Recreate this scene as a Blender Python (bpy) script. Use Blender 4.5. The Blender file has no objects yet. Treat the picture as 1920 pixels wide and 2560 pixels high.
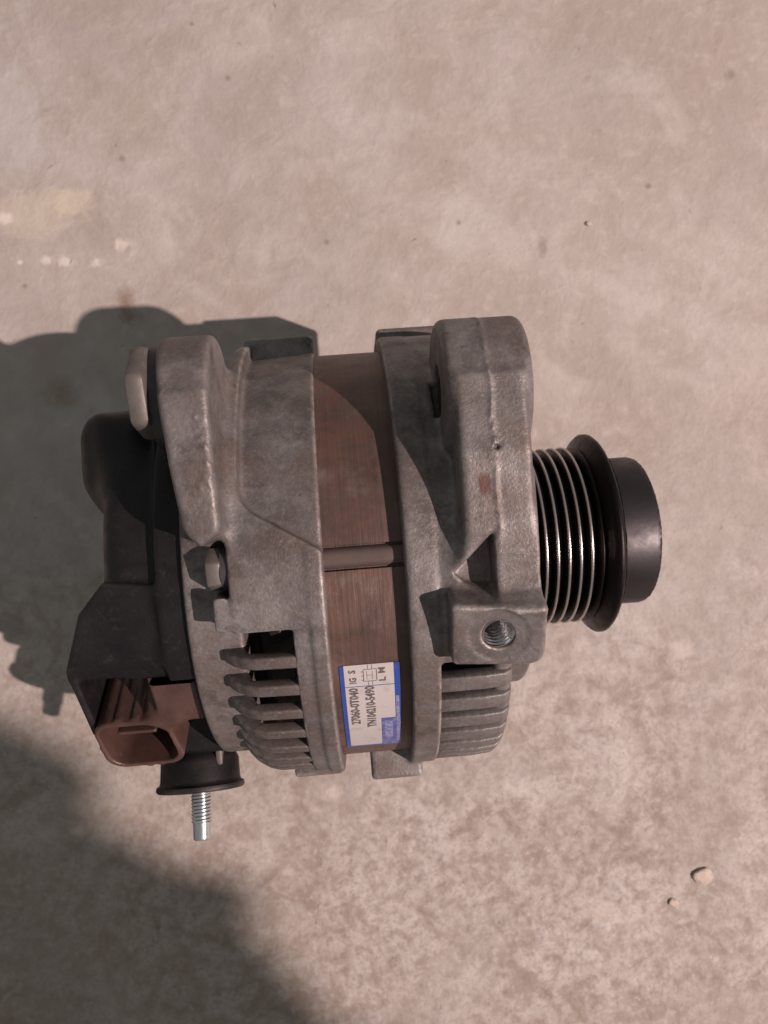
import bpy, bmesh, math, random
import numpy as np
from mathutils import Matrix, Vector

# ------------------------------------------------------------------ camera, world, lamp, exposure
S = 0.001                      # build units are millimetres
ZA = 70.0                      # height of the shaft axis above the floor
FPX, DCAM = 1900.0, 245.0      # focal length in photo pixels, lens to shaft distance
scene = bpy.context.scene
col = scene.collection

def _n(a): return a / np.linalg.norm(a)
def _ray(u, v): return np.array([(u - 960) / FPX, -(v - 1280) / FPX, -1.0])
_F, _G = _n(_ray(887, 1377)), _n(_ray(1480, 1331))
_X = _n(np.cross(_n(np.cross(_F, _G)), _F)); _X = _X if _X[0] > 0 else -_X
_Z = -_F; _Y = np.cross(_Z, _X)
MROT = np.array([_X, _Y, _Z])
def floor_at(u, v, z=-ZA):     # photo pixel -> point on the floor (mm, floor frame)
    r = MROT @ _ray(u, v); t = (z - DCAM) / r[2]
    return (t * r[0], t * r[1])

cam_d = bpy.data.cameras.new('camera'); cam = bpy.data.objects.new('camera', cam_d); col.objects.link(cam)
cam_d.sensor_fit = 'VERTICAL'; cam_d.sensor_height = 36; cam_d.sensor_width = 27
cam_d.lens = FPX / 2560 * 36
cam_d.clip_start = 0.01; cam_d.clip_end = 50
cam_d.dof.use_dof = True; cam_d.dof.focus_distance = 0.195; cam_d.dof.aperture_fstop = 22
cam.matrix_world = Matrix.Translation((0, 0, (DCAM + ZA) * S)) @ Matrix([list(r) for r in MROT]).to_4x4()
scene.camera = cam

world = bpy.data.worlds.new('World'); scene.world = world; world.use_nodes = True
wb = world.node_tree.nodes['Background']
wb.inputs['Color'].default_value = (0.95, 0.94, 0.91, 1); wb.inputs['Strength'].default_value = 0.22

LDIR = Vector((0.88, -0.36, 1.0)).normalized()
LAMP_D = 3.2
lamp_d = bpy.data.lights.new('ceiling_bulb', 'POINT'); lamp = bpy.data.objects.new('ceiling_bulb', lamp_d); col.objects.link(lamp)
lamp_d.energy = 590; lamp_d.color = (1.0, 0.79, 0.73); lamp_d.shadow_soft_size = 0.019
lamp.location = LDIR * LAMP_D
scene.view_settings.view_transform = 'Standard'; scene.view_settings.look = 'None'
scene.view_settings.exposure = 0.0; scene.view_settings.gamma = 1.0
scene.render.engine = 'CYCLES'

# ------------------------------------------------------------------ material helpers
def mat(name):
    m = bpy.data.materials.new(name); m.use_nodes = True
    nt = m.node_tree; return m, nt, nt.nodes['Principled BSDF']
def N(nt, typ, **kw):
    n = nt.nodes.new(typ)
    for k, v in kw.items():
        if k.startswith('in_'):
            key = k[3:]; key = int(key) if key.isdigit() else key.replace('_', ' ')
            n.inputs[key].default_value = v
        else: setattr(n, k, v)
    return n
def L(nt, a, b): nt.links.new(a, b)
def coords(nt, scale=(1, 1, 1)):
    t = N(nt, 'ShaderNodeTexCoord'); mp = N(nt, 'ShaderNodeMapping'); mp.inputs['Scale'].default_value = scale
    L(nt, t.outputs['Object'], mp.inputs['Vector']); return mp.outputs['Vector']
def noise(nt, vec, scale, detail=4, rough=0.55, dist=0.0):
    n = N(nt, 'ShaderNodeTexNoise'); n.inputs['Scale'].default_value = scale; n.inputs['Detail'].default_value = detail
    n.inputs['Roughness'].default_value = rough; n.inputs['Distortion'].default_value = dist
    L(nt, vec, n.inputs['Vector']); return n.outputs['Fac']
def ramp(nt, fac, stops):
    r = N(nt, 'ShaderNodeValToRGB'); el = r.color_ramp.elements
    while len(el) < len(stops): el.new(0.5)
    for e, (p, c) in zip(el, stops):
        e.position = p; e.color = (c, c, c, 1) if isinstance(c, (int, float)) else (*c, 1)
    L(nt, fac, r.inputs['Fac']); return r.outputs['Color']
def mixc(nt, fac, a, b, mode='MIX'):
    m = N(nt, 'ShaderNodeMix', data_type='RGBA', blend_type=mode)
    for sock, v in ((m.inputs[0], fac), (m.inputs[6], a), (m.inputs[7], b)):
        if hasattr(v, 'is_output'): L(nt, v, sock)
        elif isinstance(v, (int, float)): sock.default_value = v
        else: sock.default_value = (*v, 1)
    return m.outputs[2]
def math_(nt, op, a, b=None):
    m = N(nt, 'ShaderNodeMath', operation=op)
    for i, v in enumerate((a, b)):
        if v is None: continue
        if hasattr(v, 'is_output'): L(nt, v, m.inputs[i])
        else: m.inputs[i].default_value = v
    return m.outputs[0]
def bump(nt, b, h, strength, dist):
    n = N(nt, 'ShaderNodeBump'); n.inputs['Strength'].default_value = strength; n.inputs['Distance'].default_value = dist
    L(nt, h, n.inputs['Height']); L(nt, n.outputs['Normal'], b.inputs['Normal'])

# ------------------------------------------------------------------ materials
def cast_alu(name, tint=(1, 1, 1), dark=1.0, attr=True):
    m, nt, b = mat(name); v = coords(nt)
    big = noise(nt, v, 42, 5, 0.62, 0.2); mid = noise(nt, v, 170, 6, 0.7); grain = noise(nt, v, 950, 3, 0.7); fine = noise(nt, v, 1500, 3, 0.6)
    c1 = tuple(0.12 * dark * t for t in tint); c2 = tuple(0.25 * dark * t for t in tint)
    c = mixc(nt, ramp(nt, big, [(0.36, 0.0), (0.66, 1.0)]), c1, c2)
    c = mixc(nt, ramp(nt, mid, [(0.44, 0.0), (0.72, 0.6)]), c, tuple(0.33 * dark * t for t in tint))
    brown = ramp(nt, noise(nt, v, 70, 6, 0.68, 0.2), [(0.43, 0.0), (0.64, 0.75)])
    c = mixc(nt, brown, c, (0.142, 0.106, 0.092))
    grime = ramp(nt, noise(nt, v, 130, 7, 0.75, 0.25), [(0.53, 0.0), (0.66, 0.65)])
    c = mixc(nt, grime, c, (0.070, 0.056, 0.052))
    c = mixc(nt, ramp(nt, grain, [(0.35, 0.3), (0.50, 0.0)]), c, (0.085, 0.074, 0.070))
    c = mixc(nt, ramp(nt, grain, [(0.56, 0.0), (0.72, 0.32)]), c, tuple(0.37 * dark * t for t in tint))
    spots = ramp(nt, noise(nt, v, 520, 2, 0.5), [(0.69, 0.0), (0.76, 0.6)])
    c = mixc(nt, spots, c, (0.10, 0.085, 0.08))
    if attr:
        wa = N(nt, 'ShaderNodeAttribute'); wa.attribute_name = 'wear'
        edge = ramp(nt, math_(nt, 'MULTIPLY', wa.outputs['Fac'], 4.0), [(0.26, 0.0), (0.85, 1.0)])
    else:
        geo = N(nt, 'ShaderNodeNewGeometry')
        edge = ramp(nt, geo.outputs['Pointiness'], [(0.548, 0.0), (0.62, 1.0)])
    edge = math_(nt, 'MULTIPLY', edge, ramp(nt, noise(nt, v, 260, 4, 0.7), [(0.40, 0.0), (0.62, 0.8)]))
    c = mixc(nt, edge, c, (0.62, 0.58, 0.55))
    sx = N(nt, 'ShaderNodeSeparateXYZ'); L(nt, v, sx.inputs[0])          # paint-like rust dab on the front ear
    wob = math_(nt, 'MULTIPLY', math_(nt, 'SUBTRACT', noise(nt, v, 700, 3), 0.5), 0.0012)
    ddx = math_(nt, 'ABSOLUTE', math_(nt, 'SUBTRACT', math_(nt, 'ADD', sx.outputs['X'], wob), 0.0306)); ddy = math_(nt, 'ABSOLUTE', math_(nt, 'SUBTRACT', math_(nt, 'ADD', sx.outputs['Y'], wob), 0.0128))
    inx = ramp(nt, math_(nt, 'MULTIPLY', ddx, 100), [(0.10, 1.0), (0.16, 0.0)]); iny = ramp(nt, math_(nt, 'MULTIPLY', ddy, 100), [(0.15, 1.0), (0.30, 0.0)])
    onz = math_(nt, 'GREATER_THAN', sx.outputs['Z'], 0.069)
    c = mixc(nt, math_(nt, 'MULTIPLY', math_(nt, 'MULTIPLY', inx, iny), math_(nt, 'MULTIPLY', onz, 0.85)), c, (0.085, 0.032, 0.022))
    L(nt, c, b.inputs['Base Color'])
    b.inputs['Metallic'].default_value = 0.35
    r = ramp(nt, mid, [(0.3, 0.60), (0.7, 0.42)])
    r = mixc(nt, edge, r, (0.3, 0.3, 0.3)); L(nt, r, b.inputs['Roughness'])
    h = math_(nt, 'ADD', math_(nt, 'MULTIPLY', fine, 0.5), math_(nt, 'MULTIPLY', mid, 1.0))
    bump(nt, b, h, 0.55, 0.0004)
    return m
M_ALU = cast_alu('cast_aluminium', (1.0, 0.935, 0.93), 0.88)
M_FIN = cast_alu('cast_aluminium_fins', (1.0, 0.94, 0.93), 0.76, False)

def plastic(name, c1, c2, rough, sc=60, bumpd=0.0002, spec=0.5, dust=0.0):
    m, nt, b = mat(name); v = coords(nt)
    c = mixc(nt, ramp(nt, noise(nt, v, sc, 5, 0.65, 0.5), [(0.35, 0.0), (0.7, 1.0)]), c1, c2)
    if dust:
        geo = N(nt, 'ShaderNodeNewGeometry')
        e = math_(nt, 'MULTIPLY', ramp(nt, geo.outputs['Pointiness'], [(0.51, 0.0), (0.60, dust)]), ramp(nt, noise(nt, v, 220, 4, 0.7), [(0.35, 0.0), (0.65, 0.8)]))
        c = mixc(nt, e, c, (0.16, 0.13, 0.12))
        c = mixc(nt, ramp(nt, noise(nt, v, 420, 5, 0.7, 0.4), [(0.56, 0.0), (0.78, dust * 0.5)]), c, (0.10, 0.085, 0.08))
    L(nt, c, b.inputs['Base Color'])
    L(nt, ramp(nt, noise(nt, v, sc * 3, 4), [(0.3, rough + 0.1), (0.7, rough - 0.08)]), b.inputs['Roughness'])
    b.inputs['Specular IOR Level'].default_value = spec
    bump(nt, b, noise(nt, v, 1200, 3), 0.35, bumpd)
    return m
M_COVER = plastic('black_plastic', (0.004, 0.0037, 0.005), (0.012, 0.0105, 0.012), 0.46, spec=0.36, dust=0.4)
M_BOOT = plastic('black_rubber', (0.005, 0.005, 0.0055), (0.015, 0.014, 0.0145), 0.5, spec=0.34, dust=0.35)
M_BROWN = plastic('brown_plastic', (0.058, 0.031, 0.026), (0.094, 0.052, 0.043), 0.36, 90, dust=0.35)
M_DARK = plastic('dark_interior', (0.010, 0.009, 0.009), (0.02, 0.018, 0.018), 0.7)

def metal(name, base, rough, metallic=1.0, nsc=300, var=0.25, bs=0.2):
    m, nt, b = mat(name); v = coords(nt)
    n = noise(nt, v, nsc, 4, 0.6)
    L(nt, mixc(nt, n, tuple(x * (1 - var) for x in base), tuple(x * (1 + var) for x in base)), b.inputs['Base Color'])
    b.inputs['Metallic'].default_value = metallic
    L(nt, ramp(nt, n, [(0.3, rough * 1.2), (0.7, rough * 0.8)]), b.inputs['Roughness'])
    bump(nt, b, noise(nt, v, nsc * 5, 3), bs, 0.0002)
    return m
M_PULLEY = metal('black_pulley_steel', (0.020, 0.017, 0.017), 0.42, 0.9)
M_RIB = metal('polished_rib_steel', (0.50, 0.46, 0.45), 0.28, 0.9)
M_HUB = metal('blackened_hub', (0.048, 0.045, 0.047), 0.50, 0.85, 120, 0.35)
M_STUD = metal('zinc_plated_steel', (0.66, 0.70, 0.74), 0.30, 0.95)
M_BOLT = metal('dull_steel', (0.150, 0.134, 0.125), 0.5, 0.35, 260, 0.6)
M_THREAD = metal('cut_thread_steel', (0.60, 0.60, 0.62), 0.28, 1.0)
M_BUSH = metal('dark_bushing', (0.07, 0.068, 0.07), 0.5, 0.5)

def stator_mat():
    m, nt, b = mat('rusty_lamination_steel')
    v = coords(nt); v1 = coords(nt, (1.0, 0.05, 0.05)); v2 = coords(nt, (0.8, 1, 1))
    band = noise(nt, v1, 900, 3, 0.6); streak = noise(nt, v1, 230, 5, 0.6); big = noise(nt, v, 42, 5, 0.6, 0.6)
    c = mixc(nt, ramp(nt, big, [(0.34, 0.0), (0.66, 1.0)]), (0.070, 0.044, 0.038), (0.165, 0.106, 0.089))
    c = mixc(nt, ramp(nt, streak, [(0.52, 0.0), (0.78, 0.2)]), c, (0.185, 0.130, 0.112))
    rust = ramp(nt, noise(nt, v2, 100, 5, 0.65, 0.8), [(0.46, 0.0), (0.66, 0.8)])
    c = mixc(nt, rust, c, (0.140, 0.070, 0.052))
    c = mixc(nt, ramp(nt, noise(nt, v, 85, 6, 0.7), [(0.55, 0.0), (0.72, 0.6)]), c, (0.20, 0.16, 0.145))
    c = mixc(nt, ramp(nt, band, [(0.35, 0.22), (0.55, 0.0)]), c, (0.05, 0.036, 0.033))
    L(nt, c, b.inputs['Base Color']); b.inputs['Metallic'].default_value = 0.25; b.inputs['Roughness'].default_value = 0.5
    bump(nt, b, math_(nt, 'ADD', band, math_(nt, 'MULTIPLY', noise(nt, v, 700, 3), 0.5)), 0.5, 0.0003)
    return m
M_STATOR = stator_mat()
M_BAR = metal('weld_bar_steel', (0.098, 0.071, 0.064), 0.6, 0.25, 90, 0.55)

def floor_mat():
    m, nt, b = mat('worn_concrete')
    v = coords(nt)
    big = noise(nt, v, 7, 5, 0.55, 0.3); mid = noise(nt, v, 38, 6, 0.62, 0.5); sm = noise(nt, v, 150, 5, 0.6, 0.3); fine = noise(nt, v, 520, 4, 0.6)
    c = mixc(nt, ramp(nt, big, [(0.36, 0.0), (0.64, 1.0)]), (0.378, 0.332, 0.302), (0.488, 0.455, 0.434))
    warm = noise(nt, v, 16, 4, 0.6, 0.6)
    c = mixc(nt, ramp(nt, warm, [(0.45, 0.0), (0.68, 0.55)]), c, (0.44, 0.405, 0.395))
    c = mixc(nt, ramp(nt, mid, [(0.36, 0.55), (0.58, 0.0)]), c, (0.335, 0.290, 0.255))
    c = mixc(nt, ramp(nt, sm, [(0.54, 0.0), (0.75, 0.5)]), c, (0.54, 0.495, 0.455))
    # speckle is stronger on the scuffed near side of the slab
    sep = N(nt, 'ShaderNodeSeparateXYZ'); L(nt, v, sep.inputs[0])
    near = N(nt, 'ShaderNodeMapRange'); near.inputs[1].default_value = 0.06; near.inputs[2].default_value = -0.13
    L(nt, sep.outputs['Y'], near.inputs[0])
    lev = math_(nt, 'ADD', math_(nt, 'MULTIPLY', near.outputs[0], 0.72), 0.09)
    spk = math_(nt, 'MULTIPLY', ramp(nt, sm, [(0.34, 0.95), (0.52, 0.0)]), lev)
    c = mixc(nt, spk, c, (0.235, 0.180, 0.150))
    sp2 = math_(nt, 'MULTIPLY', ramp(nt, noise(nt, v, 85, 4, 0.6, 0.8), [(0.36, 0.9), (0.50, 0.0)]), lev)
    c = mixc(nt, sp2, c, (0.250, 0.195, 0.165))
    g3 = noise(nt, v, 330, 5, 0.7, 0.2)
    c = mixc(nt, math_(nt, 'MULTIPLY', ramp(nt, g3, [(0.32, 0.9), (0.47, 0.0)]), lev), c, (0.215, 0.165, 0.140))
    c = mixc(nt, math_(nt, 'MULTIPLY', ramp(nt, g3, [(0.55, 0.0), (0.70, 0.8)]), lev), c, (0.56, 0.51, 0.465))
    broad = noise(nt, v, 11, 3, 0.5, 0.9)
    c = mixc(nt, ramp(nt, broad, [(0.48, 0.0), (0.60, 0.45)]), c, (0.345, 0.310, 0.29))
    c = mixc(nt, ramp(nt, noise(nt, v, 24, 4, 0.55, 0.7), [(0.56, 0.0), (0.68, 0.45)]), c, (0.53, 0.50, 0.475))
    pit = ramp(nt, noise(nt, v, 190, 2, 0.5, 0.6), [(0.205, 0.6), (0.27, 0.0)])
    c = mixc(nt, pit, c, (0.20, 0.165, 0.145))
    grit = math_(nt, 'MULTIPLY', ramp(nt, fine, [(0.34, 0.8), (0.5, 0.0)]), lev); c = mixc(nt, grit, c, (0.30, 0.25, 0.22))
    wn = noise(nt, v, 60, 6, 0.7, 0.8)
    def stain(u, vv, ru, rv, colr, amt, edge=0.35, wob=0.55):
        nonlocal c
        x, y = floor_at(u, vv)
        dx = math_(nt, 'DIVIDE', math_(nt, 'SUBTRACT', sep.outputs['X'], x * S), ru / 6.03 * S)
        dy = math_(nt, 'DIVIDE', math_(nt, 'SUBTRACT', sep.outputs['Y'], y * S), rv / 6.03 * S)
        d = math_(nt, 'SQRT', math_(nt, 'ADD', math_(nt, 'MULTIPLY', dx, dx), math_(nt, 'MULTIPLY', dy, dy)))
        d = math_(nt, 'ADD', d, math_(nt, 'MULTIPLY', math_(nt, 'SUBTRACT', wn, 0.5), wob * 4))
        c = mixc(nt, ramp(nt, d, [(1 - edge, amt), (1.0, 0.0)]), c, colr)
    stain(120, 2350, 900, 650, (0.30, 0.24, 0.20), 0.36, 0.7, 0.3)         # broad browner, darker tone over the near left corner
    stain(90, 535, 125, 75, (0.53, 0.48, 0.395), 0.6, 0.5)                     # pale yellowish paint
    stain(190, 505, 60, 40, (0.56, 0.505, 0.41), 0.6)
    for (u, vv, r) in ((115, 650, 24), (165, 655, 22), (240, 655, 26), (315, 610, 28), (50, 655, 12), (10, 545, 22)):
        stain(u, vv, r, r * 0.7, (0.66, 0.60, 0.56), 0.8, 0.6, 0.9)       # white paint flecks
    stain(30, 290, 130, 200, (0.49, 0.485, 0.50), 0.45, 0.6, 0.8)         # soft cooler, greyer patch at the far left
    stain(330, 270, 130, 45, (0.36, 0.31, 0.26), 0.35, 0.8)
    stain(315, 760, 30, 60, (0.20, 0.13, 0.085), 0.7, 0.7, 0.7)            # rust mark
    stain(330, 790, 40, 25, (0.19, 0.135, 0.09), 0.55, 0.7, 0.7)
    stain(160, 985, 60, 50, (0.24, 0.165, 0.12), 0.6, 0.8, 0.6)
    stain(120, 900, 90, 120, (0.33, 0.265, 0.20), 0.4, 0.8, 0.5)
    stain(1357, 620, 18, 36, (0.23, 0.19, 0.165), 0.6, 0.6, 0.5)
    for (u, vv, r) in ((62, 715, 8), (1147, 557, 11), (1827, 185, 20), (1620, 465, 10), (817, 605, 9), (1240, 2005, 9), (1010, 2090, 9), (485, 2285, 9), (395, 2318, 8), (480, 60, 8), (570, 195, 12), (304, 397, 12)):
        stain(u, vv, r, r, (0.19, 0.15, 0.13), 0.6, 0.7, 0.35)
    for (u, vv, r) in ((830, 1985, 30), (790, 2025, 22), (1470, 560, 10), (1700, 1625, 40), (120, 2085, 40), (190, 2080, 30), (1515, 2280, 60), (1820, 2240, 8), (1205, 2275, 5), (720, 2180, 12)):
        stain(u, vv, r, r * 0.7, (0.58, 0.52, 0.47), 0.55, 0.95, 0.9)
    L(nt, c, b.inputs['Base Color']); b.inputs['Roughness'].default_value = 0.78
    h = math_(nt, 'ADD', math_(nt, 'MULTIPLY', mid, 1.4), math_(nt, 'ADD', math_(nt, 'MULTIPLY', sm, 0.6), math_(nt, 'MULTIPLY', fine, 0.18)))
    h = math_(nt, 'SUBTRACT', h, math_(nt, 'MULTIPLY', pit, 0.5))
    bump(nt, b, h, 0.42, 0.0018)
    return m
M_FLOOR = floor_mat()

def flat(name, c, rough=0.5, worn=None, wsc=700, amt=0.6, thr=0.55):
    m, nt, b = mat(name); v = coords(nt); n = noise(nt, v, wsc, 5, 0.65)
    w = worn or tuple(x * 0.7 for x in c)
    L(nt, mixc(nt, ramp(nt, n, [(thr, 0.0), (thr + 0.15, amt)]), c, w), b.inputs['Base Color']); b.inputs['Roughness'].default_value = rough
    return m
M_LBLUE = flat('label_blue', (0.030, 0.070, 0.30), 0.35, (0.12, 0.09, 0.12), 420, 0.6)
M_LWORN = flat('label_worn_blue', (0.085, 0.10, 0.30), 0.4, (0.24, 0.24, 0.36), 800, 0.8, 0.48)
M_LPALE = flat('label_pale_print', (0.25, 0.26, 0.42), 0.4, (0.09, 0.11, 0.31), 1300, 0.85, 0.46)
M_LWHITE = flat('label_white', (0.47, 0.445, 0.44), 0.4, (0.36, 0.33, 0.32), 260, 0.7)
M_INK = flat('label_ink', (0.09, 0.075, 0.08), 0.5, (0.30, 0.26, 0.26), 2500, 0.8, 0.50)
M_STONE = flat('pale_stone', (0.50, 0.42, 0.36), 0.8, (0.36, 0.30, 0.26), 500, 0.7, 0.48)

# ------------------------------------------------------------------ object helpers
def finish(name, me, material, parent, loc=(0, 0, ZA * S), rot=None, smooth=True):
    me.materials.append(material)
    if smooth: me.polygons.foreach_set('use_smooth', [True] * len(me.polygons))
    o = bpy.data.objects.new(name, me); col.objects.link(o); o.location = loc
    if rot: o.rotation_euler = rot
    if parent is not None: o.parent = parent
    return o
def subpart(o): o.location = (0, 0, 0); return o        # a child of a part that already carries the offset

def mesh_np(name, V, Fq):
    me = bpy.data.meshes.new(name)
    me.vertices.add(len(V)); me.vertices.foreach_set('co', np.asarray(V, np.float32).ravel())
    nq = len(Fq); me.loops.add(nq * 4); me.polygons.add(nq)
    me.loops.foreach_set('vertex_index', np.asarray(Fq, np.int32).ravel())
    me.polygons.foreach_set('loop_start', np.arange(0, nq * 4, 4, dtype=np.int32))
    me.update(calc_edges=True); me.validate(); return me

def relax(V, Q, n, lam):
    for _ in range(n):
        acc = np.zeros_like(V); cn = np.zeros(len(V))
        for a_, b_ in ((0, 1), (1, 2), (2, 3), (3, 0)):
            for p_, q_ in ((a_, b_), (b_, a_)):
                for ax in range(3): acc[:, ax] += np.bincount(Q[:, p_], V[Q[:, q_], ax], len(V))
                cn += np.bincount(Q[:, p_], minlength=len(V))
        V = V * (1 - lam) + lam * acc / np.maximum(cn, 1)[:, None]
    return V
def surface_nets(F, org, h):
    sg = F < 0
    c8 = [(i, j, k) for i in (0, 1) for j in (0, 1) for k in (0, 1)]
    nx, ny, nz = F.shape
    sl = lambda a, i, n: slice(i, n - 1 + i)
    cnt = np.zeros((nx - 1, ny - 1, nz - 1), np.int8)
    for (i, j, k) in c8: cnt += sg[i:nx - 1 + i, j:ny - 1 + j, k:nz - 1 + k]
    act = (cnt > 0) & (cnt < 8); idx = np.argwhere(act)
    vid = np.full(act.shape, -1, np.int32); vid[act] = np.arange(len(idx))
    vals = np.stack([F[idx[:, 0] + i, idx[:, 1] + j, idx[:, 2] + k] for (i, j, k) in c8], 1)
    acc = np.zeros((len(idx), 3)); n = np.zeros(len(idx))
    for a in range(8):
        for b_ in range(a + 1, 8):
            A, B = np.array(c8[a]), np.array(c8[b_])
            if np.abs(A - B).sum() != 1: continue
            va, vb = vals[:, a], vals[:, b_]; cr = (va < 0) != (vb < 0)
            t = np.where(cr, va / np.where(cr, va - vb, 1), 0)
            acc += cr[:, None] * (A[None] + t[:, None] * (B - A)[None]); n += cr
    V = (idx + acc / n[:, None]) * h + np.array(org)
    Q = []
    for ax in range(3):
        s0 = [slice(None)] * 3; s1 = [slice(None)] * 3; s0[ax] = slice(0, -1); s1[ax] = slice(1, None)
        a, b_ = sg[tuple(s0)], sg[tuple(s1)]
        e = np.argwhere(a != b_)
        o1, o2 = [(1, 2), (2, 0), (0, 1)][ax]
        ok = (e[:, o1] > 0) & (e[:, o2] > 0) & (e[:, o1] < F.shape[o1] - 1) & (e[:, o2] < F.shape[o2] - 1); e = e[ok]
        ins = a[tuple(e.T)]
        def cell(d1, d2):
            q = e.copy(); q[:, o1] -= d1; q[:, o2] -= d2; return vid[tuple(q.T)]
        q = np.stack([cell(1, 1), cell(0, 1), cell(0, 0), cell(1, 0)], 1)
        q[~ins] = q[~ins][:, ::-1]; Q.append(q)
    Q = np.concatenate(Q)
    V = relax(V, Q, 2, 0.55)                             # soften the voxel steps
    return V, Q

def grid(b, h):
    ax = [np.arange(b[2 * i], b[2 * i + 1] + h, h, dtype=np.float32) for i in range(3)]
    return ax[0][:, None, None], ax[1][None, :, None], ax[2][None, None, :], (b[0], b[2], b[4])
def smin(a, b, k):
    h = np.clip(0.5 + 0.5 * (b - a) / k, 0, 1); return b + (a - b) * h - k * h * (1 - h)
def smax(a, b, k): return -smin(-a, -b, k)
def box2(x, y, hx, hy, r):
    qx, qy = np.abs(x) - hx + r, np.abs(y) - hy + r
    return np.minimum(np.maximum(qx, qy), 0) + np.hypot(np.maximum(qx, 0), np.maximum(qy, 0)) - r
def box3(x, y, z, hx, hy, hz, r):
    qx, qy, qz = np.abs(x) - hx + r, np.abs(y) - hy + r, np.abs(z) - hz + r
    return np.minimum(np.maximum(qx, np.maximum(qy, qz)), 0) + np.sqrt(np.maximum(qx, 0) ** 2 + np.maximum(qy, 0) ** 2 + np.maximum(qz, 0) ** 2) - r
def rng(x, a, b_): return x - (a + b_) / 2, abs(b_ - a) / 2
def shell(X, rad, x0, x1, r0, r1, r):
    a, ha = rng(X, x0, x1); b_, hb = rng(rad, r0, r1); return box2(a, b_, ha, hb, r)
def extr(d2, dx, r):
    a, b_ = d2 + r, dx + r
    return np.minimum(np.maximum(a, b_), 0) + np.hypot(np.maximum(a, 0), np.maximum(b_, 0)) - r
def poly2(Y, Z, pts):
    Y, Z = np.broadcast_arrays(Y, Z); d = np.full(Y.shape, 1e9, np.float32); s = np.ones(Y.shape, np.float32)
    n = len(pts)
    for i in range(n):
        (ax, ay), (bx, by) = pts[i], pts[i - 1]
        ex, ey = bx - ax, by - ay; wx, wy = Y - ax, Z - ay
        t = np.clip((wx * ex + wy * ey) / (ex * ex + ey * ey), 0, 1)
        d = np.minimum(d, (wx - ex * t) ** 2 + (wy - ey * t) ** 2)
        c1, c2, c3 = Z >= ay, Z < by, ex * wy > ey * wx
        s = np.where((c1 & c2 & c3) | (~c1 & ~c2 & ~c3), -s, s)
    return s * np.sqrt(d)
def vnoise(shape_pts, seed, cell):
    X, Y, Z = shape_pts; r = np.random.RandomState(seed); g = r.rand(64, 64, 64).astype(np.float32)
    def f(a):
        a = a / cell + 1000; i = np.floor(a).astype(int); t = a - i; return i % 64, t * t * (3 - 2 * t)
    (i, u), (j, v), (k, w) = f(X), f(Y), f(Z); ii, jj, kk = (i + 1) % 64, (j + 1) % 64, (k + 1) % 64
    l = lambda a, b_, t: a + (b_ - a) * t
    return l(l(l(g[i, j, k], g[ii, j, k], u), l(g[i, jj, k], g[ii, jj, k], u), v), l(l(g[i, j, kk], g[ii, j, kk], u), l(g[i, jj, kk], g[ii, jj, kk], u), v), w) - 0.5

def split_parts(name, V, Q, material, parent, rules):
    """full casting -> body object + named part objects that share its smooth normals; rules: [(name, test(centres))]"""
    me = mesh_np(name + '_full', V * S, Q)
    me.polygons.foreach_set('use_smooth', [True] * len(me.polygons))
    nv = np.zeros(len(me.vertices) * 3, np.float32); me.vertices.foreach_get('normal', nv); nv = nv.reshape(-1, 3)
    wear = ((V - relax(V, Q, 7, 0.6)) * nv).sum(1)       # how far each point stands proud of its surroundings, mm
    C = V[Q].mean(1); lab = np.zeros(len(Q), int)
    for i, (_, t) in enumerate(rules): lab[(lab == 0) & t(C[:, 0], C[:, 1], C[:, 2])] = i + 1
    out = []
    for i, nm in enumerate([name] + [r[0] for r in rules]):
        q = Q[lab == i]; u, inv = np.unique(q, return_inverse=True)
        m2 = mesh_np(nm, V[u] * S, inv.reshape(-1, 4)); o = finish(nm, m2, material, parent)
        at = m2.attributes.new('wear', 'FLOAT', 'POINT')
        if len(m2.vertices) == len(u): at.data.foreach_set('value', wear[u].astype(np.float32))
        if len(m2.vertices) == len(u): m2.normals_split_custom_set_from_vertices([tuple(x) for x in nv[u]])
        out.append(o)
    bpy.data.meshes.remove(me); return out

def lathe(name, prof, material, parent, seg=96, axis='x', center=(0, 0, 0), wob=0.0, seed=1, sharp=35):
    """prof: list of (t along axis, r) in mm; wob roughens the rim"""
    r_ = random.Random(seed); n = len(prof); V = []
    for (t, r) in prof:
        for k in range(seg):
            a = 2 * math.pi * k / seg; rr = r + (r_.uniform(-wob, wob) if wob else 0)
            if axis == 'x': p = (t, rr * math.sin(a), rr * math.cos(a))
            else: p = (rr * math.cos(a), t, rr * math.sin(a))
            V.append(((p[0] + center[0]) * S, (p[1] + center[1]) * S, (p[2] + center[2]) * S))
    F = [(i * seg + k, i * seg + (k + 1) % seg, (i + 1) * seg + (k + 1) % seg, (i + 1) * seg + k) for i in range(n - 1) for k in range(seg)]
    me = bpy.data.meshes.new(name); me.from_pydata(V, [], F); me.update()
    bm = bmesh.new(); bm.from_mesh(me); bmesh.ops.remove_doubles(bm, verts=bm.verts, dist=1e-7); bmesh.ops.recalc_face_normals(bm, faces=bm.faces)
    bm.to_mesh(me); bm.free()
    o = finish(name, me, material, parent); me.set_sharp_from_angle(angle=math.radians(sharp)); return o

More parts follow.
